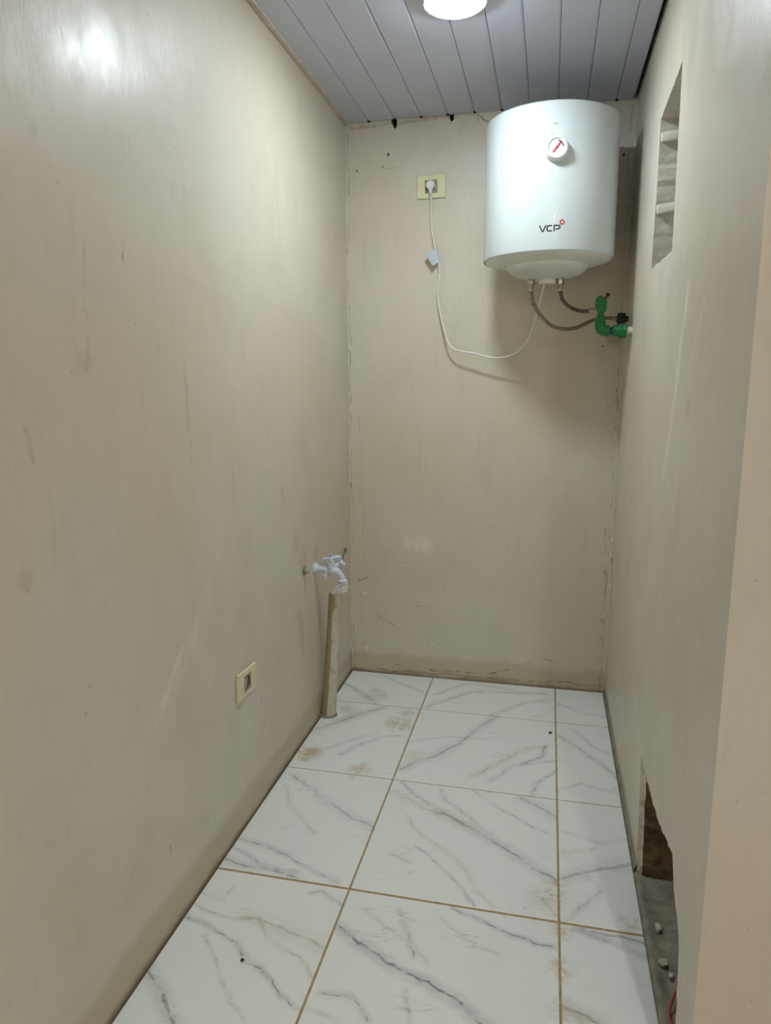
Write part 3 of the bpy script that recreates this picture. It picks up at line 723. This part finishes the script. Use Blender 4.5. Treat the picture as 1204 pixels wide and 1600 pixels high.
# ------------------------------------------------------------------ black stop valve behind it
val = tag(empty('stop_valve', (0.805, 1.452, 1.72)), 'small black stop valve behind the green pipe near the corner', 'valve')
M_BLK = plain('black_valve', srgb(34, 34, 36), 0.5)
MB().tube([(0.783, 1.452, 1.728), (XR, 1.455, 1.728)], 0.012, 16).build('body', M_BLK, val)
MB().cbox((0.788, 1.436, 1.706), (0.820, 1.468, 1.752), 0.004).build('valve_knob', M_BLK, val)
MB().tube([(0.804, 1.452, 1.71), (0.802, 1.452, 1.662)], 0.010, 14).build('outlet', M_BLK, val)

# ------------------------------------------------------------------ wall outlets
M_IV = plain('ivory_plastic', srgb(226, 218, 178), 0.42, var=0.02)
M_GRY = plain('grey_insert', srgb(150, 146, 132), 0.5)
M_SOCK = plain('socket_dark', srgb(112, 105, 92), 0.55)
def outlet(loc, nrm, label, w=0.128, h=0.098, roll=0.0, t=0.009):
    """rectangular plate, square insert with a round recess and two contact holes"""
    n = Vector(nrm); x = Vector((0, 0, 1)).cross(n).normalized(); z = Vector((0, 0, 1))
    M = Matrix.Translation(loc) @ Matrix(((x.x, z.x, n.x, 0), (x.y, z.y, n.y, 0), (x.z, z.z, n.z, 0), (0, 0, 0, 1))) @ Matrix.Rotation(roll, 4, 'Z')
    o = tag(empty('wall_outlet', loc), label, 'outlet')
    a = 0.0275; m = MB()
    for p, q in (((-w/2, -h/2), (-a, h/2)), ((a, -h/2), (w/2, h/2)), ((-a, -h/2), (a, -a)), ((-a, a), (a, h/2))):
        m.box((p[0], p[1], 0.0), (q[0], q[1], t-0.002), M)
    e = 0.0025; rg = lambda u, v, z_: [(-u, -v, z_), (u, -v, z_), (u, v, z_), (-u, v, z_)]
    q = rg(w/2, h/2, t-0.002)+rg(w/2-e, h/2-e, t)+rg(a, a, t)+rg(a, a, 0.002)
    m.add([M @ Vector(v) for v in q], [(4*k+i, 4*k+(i+1) % 4, 4*k+4+(i+1) % 4, 4*k+4+i) for k in range(3) for i in range(4)])
    m.build('plate', M_IV, o, smooth=0)
    m = MB(); N = 36; ins = []; sq = []
    for k in range(N):
        th = 2*PI*k/N; ins.append((0.0225*math.cos(th), 0.0225*math.sin(th)))
        s_ = 0.0262/max(abs(math.cos(th)), abs(math.sin(th))); sq.append((s_*math.cos(th), s_*math.sin(th)))
    m.add([M @ Vector((u, v, t-0.0005)) for u, v in sq]+[M @ Vector((u, v, t-0.0005)) for u, v in ins], [(k, (k+1) % N, N+(k+1) % N, N+k) for k in range(N)])
    m.add([M @ Vector((u, v, t-0.0005)) for u, v in sq]+[M @ Vector((u, v, 0.001)) for u, v in sq], [(k, (k+1) % N, N+(k+1) % N, N+k) for k in range(N)])
    m.build('insert', M_GRY, o, smooth=0)
    m = MB(); m.add([M @ Vector((u, v, t-0.0005)) for u, v in ins]+[M @ Vector((u*0.95, v*0.95, -0.012)) for u, v in ins], [(k, (k+1) % N, N+(k+1) % N, N+k) for k in range(N)]+[tuple(range(N, 2*N))])
    m.build('socket_well', M_SOCK, o, smooth=40)
    for s_ in (-1, 1): MB().lathe([(0.0028, -0.0122), (0.0026, -0.0108)], 12, M @ Matrix.Translation((0.0095*s_, 0, 0))).build('contact_hole', M_INK, o)
    return o, M
_, OM = outlet((-0.029, YB-0.0005, 2.327), (0, -1, 0), 'ivory outlet with white plug on the far wall left of heater', roll=math.radians(1.0))
outlet((XL+0.0005, 0.263, 0.494), (1, 0, 0), 'empty ivory wall outlet low on the left wall', w=0.143, h=0.090, roll=math.radians(-3.0))

# ------------------------------------------------------------------ power cord
CORD = [(-0.026, 1.527, 2.293), (-0.027, 1.54, 2.261), (-0.026, 1.545, 2.194), (-0.022, 1.548, 2.127), (-0.006, 1.548, 2.057), (0.009, 1.546, 1.996), (0.014, 1.545, 1.94), (0.008, 1.542, 1.875), (0.013, 1.54, 1.81), (0.032, 1.53, 1.732), (0.059, 1.515, 1.649), (0.087, 1.505, 1.617), (0.129, 1.497, 1.602), (0.181, 1.492, 1.595), (0.222, 1.488, 1.583), (0.274, 1.485, 1.573), (0.326, 1.47, 1.577), (0.371, 1.45, 1.594), (0.409, 1.43, 1.628), (0.44, 1.4, 1.695), (0.462, 1.35, 1.775), (0.479, 1.3, 1.84), (0.483, 1.285, 1.8635)]
M_CORD = plain('cord_white', srgb(226, 226, 222), 0.45, var=0.02)
cord = tag(empty('power_cord', (-0.026, 1.54, 2.327)), 'white power cord drooping from the outlet to the heater', 'cord')
MB().tube(spline(CORD, 6), 0.0042, 10).build('cable', M_CORD, cord, smooth=60)
px, pz = -0.029, 2.329
MB().tube([(px, YB-0.002, pz), (px, YB-0.020, pz), (px, YB-0.021, pz), (px, YB-0.036, pz), (px, YB-0.041, pz)], [0.0175, 0.0175, 0.0198, 0.0195, 0.0140], 28).build('plug', M_CORD, cord, smooth=40)
MB().tube([(px, YB-0.028, pz-0.006), (px+.001, YB-0.030, pz-0.022), (px+.002, YB-0.033, pz-0.034), (px+.003, 1.527, 2.290)], [0.012, 0.0095, 0.0075, 0.006], 16).build('plug_neck', M_CORD, cord, smooth=60)
for i in range(3):
    z = 2.312-i*0.007; MB().tube([(px+.002, YB-0.032-.0008*i, z), (px+.002, YB-0.032-.0008*i, z-0.003)], 0.0092-.0008*i, 14).build('strain_ring', M_CORD, cord)
# folded paper care tag: two thin leaves round the cable
def leaf(q, th):
    a, b, c_, d = [Vector(p) for p in q]; n_ = (b-a).cross(d-a).normalized()*th; m = MB(); N = 6; top_ = []; bot = []
    for j in range(N+1):
        for i in range(N+1):
            u, v = i/N, j/N; p = (a*(1-u)+b*u)*(1-v)+(d*(1-u)+c_*u)*v; p = p+n_*4*math.sin(u*PI)*(1+v); top_.append(p); bot.append(p+n_)
    f = [(j*(N+1)+i, j*(N+1)+i+1, (j+1)*(N+1)+i+1, (j+1)*(N+1)+i) for j in range(N) for i in range(N)]
    m.add(top_, f); m.add(bot, [tuple(reversed(q_)) for q_ in f]); return m
def tag_mat():
    g = G('printed_tag'); s_ = g.sep(g.obj())
    ln = g.math('GREATER_THAN', g.math('FRACT', g.math('MULTIPLY', g.math('ADD', s_[2], g.math('MULTIPLY', s_[0], .5)), 130)), 0.6)
    wd = g.math('GREATER_THAN', g.noise(220, 2, .6, g.obj()), 0.52)
    c = g.mix(g.math('MULTIPLY', g.math('MULTIPLY', ln, wd), 0.5), srgb(206, 210, 220), srgb(110, 116, 132))
    g.bsdf(Base_Color=c, Roughness=0.25); return g.m
leaf([(-0.047, 1.515, 2.037), (-0.004, 1.541, 2.060), (0.014, 1.541, 2.004), (-0.015, 1.520, 1.983)], 0.0004).build('care_tag', tag_mat(), cord, smooth=60)
leaf([(-0.003, 1.538, 2.066), (0.003, 1.5355, 2.066), (0.0175, 1.5355, 2.006), (0.0115, 1.538, 2.004)], 0.0004).build('tag_fold', plain('tag_silver', srgb(196, 204, 220), 0.3), cord, smooth=60)

# ------------------------------------------------------------------ garden tap on the left wall
M_TAP = plain('white_tap', srgb(214, 220, 232), 0.32, var=0.03)
tx, ty, tz = XL, 1.000, 0.690
tap = tag(empty('wall_tap', (tx, ty, tz)), 'white plastic double tap with cross handles on the left wall', 'tap')
MB().lathe([(0.024, 0.0), (0.024, 0.006), (0.019, 0.012), (0.0145, 0.016)], 32, axis((tx, ty, tz), (1, 0, 0))).build('wall_flange', M_TAP, tap)
bx_ = tx+0.072
MB().tube(spline([(tx+0.008, ty, tz), (tx+0.035, ty, tz-0.001), (bx_, ty, tz-0.006), (bx_+0.022, ty, tz-0.008), (bx_+0.040, ty, tz-0.020), (bx_+0.050, ty, tz-0.038), (bx_+0.051, ty, tz-0.045)], 5),
          [0.0135]*5+[0.0125]*5+[0.0175]*2+[0.0165]*6+[0.0135]*13, 18).build('body', M_TAP, tap, smooth=60)
MB().lathe([(0.013, 0.0), (0.0185, -0.004), (0.0195, -0.008), (0.0175, -0.012), (0.0165, -0.012)], 28, Matrix.Translation((bx_+0.051, ty, tz-0.040))).build('spout_ring', M_TAP, tap)
MB().lathe([(0.016, -0.012), (0.0168, 0.012), (0.0175, 0.026), (0.0175, 0.034), (0.012, 0.036), (0.0065, 0.037), (0.0065, 0.048)], 28, Matrix.Translation((bx_, ty, tz))).build('bonnet', M_TAP, tap)
def cross(M, span, capmat=None):
    hd = MB()
    hd.lathe([(0.0105, -0.006), (0.012, -0.002), (0.012, 0.006), (0.009, 0.009)], 20, M)
    for k in range(4):
        a = k*PI/2+0.35; d = Vector((math.cos(a), math.sin(a), 0))
        hd.tube([M @ (d*0.006), M @ (d*span*0.55), M @ (d*span*0.85+Vector((0, 0, .001))), M @ (d*span+Vector((0, 0, .001)))], [0.0070, 0.0058, 0.0080, 0.0058], 10)
    h = hd.build('cross_handle', M_TAP, tap, smooth=60)
    if capmat: MB().lathe([(0.0075, 0.0088), (0.0070, 0.0105)], 20, M).build('handle_cap', capmat, h)
cross(Matrix.Translation((bx_, ty, tz+0.048)) @ Matrix.Rotation(0.12, 4, 'X') @ Matrix.Rotation(-0.1, 4, 'Y'), 0.033, plain('blue_cap', srgb(48, 84, 168), 0.4))
# second branch on the far side with its own sideways handle, and a capped outlet below
dv = Vector((0.62, 0.70, 0.42)).normalized(); s0 = Vector((bx_, ty, tz+0.004))
MB().lathe([(0.0135, 0.0), (0.0140, 0.022), (0.0150, 0.026), (0.0150, 0.034), (0.0065, 0.036), (0.0065, 0.046)], 24, axis(s0, dv)).build('side_bonnet', M_TAP, tap)
cross(axis(s0+dv*0.052, dv), 0.031)
MB().lathe([(0.0115, 0.0), (0.0115, -0.020), (0.0140, -0.022), (0.0140, -0.030), (0.0120, -0.0305), (0.0120, -0.037), (0.010, -0.038)], 24, Matrix.Translation((bx_-0.018, ty-0.004, tz-0.004)) @ Matrix.Rotation(0.15, 4, 'Y')).build('lower_outlet', M_TAP, tap)

# capped stub left of the tap
stub = tag(empty('pipe_stub', (XL, 0.862, 0.716)), 'capped plaster-crusted pipe stub on the left wall beside tap', 'pipe stub')
MB().lathe([(0.020, -0.001), (0.018, 0.005), (0.013, 0.010), (0.0125, 0.012)], 14, axis((XL, 0.862, 0.716), (1, 0, 0))).build('crust', M_CEM, stub)
MB().lathe([(0.0115, 0.004), (0.0120, 0.020), (0.0105, 0.024), (0.004, 0.025)], 6, axis((XL, 0.862, 0.716), (1, 0, 0))).build('plug', plain('stub_tan', srgb(178, 168, 138), 0.7, bump=.6), stub, smooth=20)
# thin bent wire sticking out of the left wall behind the tap
wire = MB().tube([(XL+0.001, 1.385, 0.612), (XL+0.006, 1.41, 0.640), (XL+0.006, 1.437, 0.668), (XL+0.008, 1.443, 0.676), (XL+0.008, 1.453, 0.664), (XL+0.006, 1.462, 0.650)], 0.0022, 8).build('bent_wire', plain('rusty_wire', srgb(78, 64, 46), 0.7), origin=(XL, 1.40, 0.63))
tag(wire, 'thin bent rusty wire on the left wall behind the tap', 'wire')

# ------------------------------------------------------------------ drain pipe under the tap
def pipe_mat():
    g = G('painted_drain_pipe'); s_ = g.sep()
    n = g.noise(1.0, 5, .65, g.scaled(g.pos, (40, 40, 7)))
    e = g.math('ADD', g.math('SUBTRACT', s_[0], g.math('MULTIPLY', s_[2], 0.075)), g.math('MULTIPLY', g.math('SUBTRACT', n, 0.5), 0.034))
    c = g.mix(g.ramp(e, -0.3915, -0.3880), srgb(166, 150, 114), srgb(204, 202, 182))
    c = g.mix(g.ramp(g.noise(26, 5, .7), 0.52, 0.68, 0, .6), c, srgb(146, 132, 100))
    g.bsdf(Base_Color=c, Roughness=0.6, Normal=g.bump(n, .35, .003)); return g.m
drain = tag(empty('drain_pipe', (-0.392, 1.052, 0.0)), 'leaning drain pipe stub smeared with paint below the tap', 'pipe')
b0, b1 = Vector((-0.393, 1.050, -0.001)), Vector((-0.352, 1.052, 0.566))
MB().tube([b0.lerp(b1, t) for t in (0, .06, .15, .3, .5, .7, .85, .985, 1.0)], [.0325, .0325, .0315, .0305, .0298, .0292, .029, .029, .0275], 28, jit=0.012, seed=3).build('pipe', pipe_mat(), drain, smooth=60)
# crumpled white plastic bag stuffed between pipe mouth and spout
bm = bmesh.new(); bmesh.ops.create_icosphere(bm, subdivisions=5, radius=1.0)
A, B = Vector((-0.356, 1.052, 0.563)), Vector((-0.288, 1.006, 0.636)); ax_ = (B-A).normalized(); Rm = ax_.to_track_quat('Z', 'Y').to_matrix()
for v in bm.verts:
    p = v.co.copy(); t = (p.z+1)/2
    wv = 0.031*(1-0.42*t)*(1+0.14*math.sin(10*t+2)) + 0.004*math.sin(14*p.x+5*p.z)
    q = Vector((p.x*wv, p.y*wv*0.8, (B-A).length*(t*1.06-0.03)))
    n_ = noise.noise(p*2.6)*0.010-abs(noise.noise(p*3.1+Vector((3, 1, 2))))*0.016-abs(noise.noise(p*6.5+Vector((1, 4, 2))))*0.008+0.004
    q += p.normalized()*n_; v.co = A+Rm @ q
me = MB(); bm.verts.index_update(); me.add([v.co.copy() for v in bm.verts], [[v.index for v in f.verts] for f in bm.faces]); bm.free()
bag = me.build('plastic_wrap', plain('white_film', srgb(244, 244, 242), 0.28, var=0.0), smooth=28, origin=A)
tag(bag, 'crumpled white plastic wrap stuffed between tap spout and pipe mouth', 'plastic wrap')
# mortar collar where the pipe goes into the floor
MB().tube([(-0.393, 1.050, -0.002), (-0.392, 1.050, 0.006), (-0.392, 1.050, 0.010)], [0.040, 0.0375, 0.0332], 20, jit=.06, seed=6).build('mortar_collar', M_CEM, drain)

# ------------------------------------------------------------------ red wire in the broken opening
RW = [(0.905, -0.200, 0.060), (0.890, -0.190, 0.046), (0.868, -0.205, 0.030), (0.853, -0.232, 0.014), (0.848, -0.254, 0.010), (0.850, -0.284, 0.009), (0.857, -0.318, 0.008)]
rw = tag(empty('red_wire', RW[4]), 'red wire with black end curling in the broken wall opening', 'wire')
MB().tube(spline(RW[:6], 6), 0.0026, 8).build('insulation', plain('red_pvc', srgb(176, 30, 46), 0.4), rw, smooth=60)
MB().tube(spline([RW[5], (0.853, -0.30, 0.008), RW[6]], 4), 0.0036, 8).build('black_end', plain('black_pvc', srgb(28, 26, 34), 0.5), rw, smooth=60)
# plaster crumbs fallen on the cement bed and on the tiles
def crumb(x, y, z, r, mat, label, cat, seed, group=None):
    bm = bmesh.new(); bmesh.ops.create_icosphere(bm, subdivisions=2, radius=1.0); rg = random.Random(seed)
    s3 = Vector((rg.uniform(.8, 1.3), rg.uniform(.8, 1.3), rg.uniform(.45, .7)))
    for v in bm.verts:
        p = v.co.copy(); k = r*(1+0.45*noise.noise(p*1.9+Vector((seed*3.1, 0, 0)))); v.co = Vector((p.x*s3.x*k+x, p.y*s3.y*k+y, p.z*s3.z*k))
    lo = min(v.co.z for v in bm.verts)
    for v in bm.verts: v.co.z += z-lo
    m = MB(); bm.verts.index_update(); m.add([v.co.copy() for v in bm.verts], [[v.index for v in f.verts] for f in bm.faces]); bm.free()
    return tag(m.build(cat.replace(' ', '_'), mat, smooth=25, origin=(x, y, z)), label, cat, group)
crumb(0.862, 0.030, 0.000, .011, M_PLAS, 'pale plaster crumb on the cement bed nearer the opening corner', 'plaster crumb', 1)
crumb(0.858, -0.088, 0.000, .010, M_PLAS, 'pale plaster crumb on the cement bed between hole and red wire', 'plaster crumb', 2)
crumb(0.872, -0.125, -0.001, .008, M_PLAS, 'small pale plaster crumb right beside the red wire loop', 'plaster crumb', 3)
crumb(-0.198, -0.316, 0.0, .0055, M_INK, 'black grit speck on the nearest left floor tile', 'grit', 4)
crumb(0.577, 1.089, 0.0, .006, M_INK, 'dark grit speck beside the far right grout line', 'grit', 5)
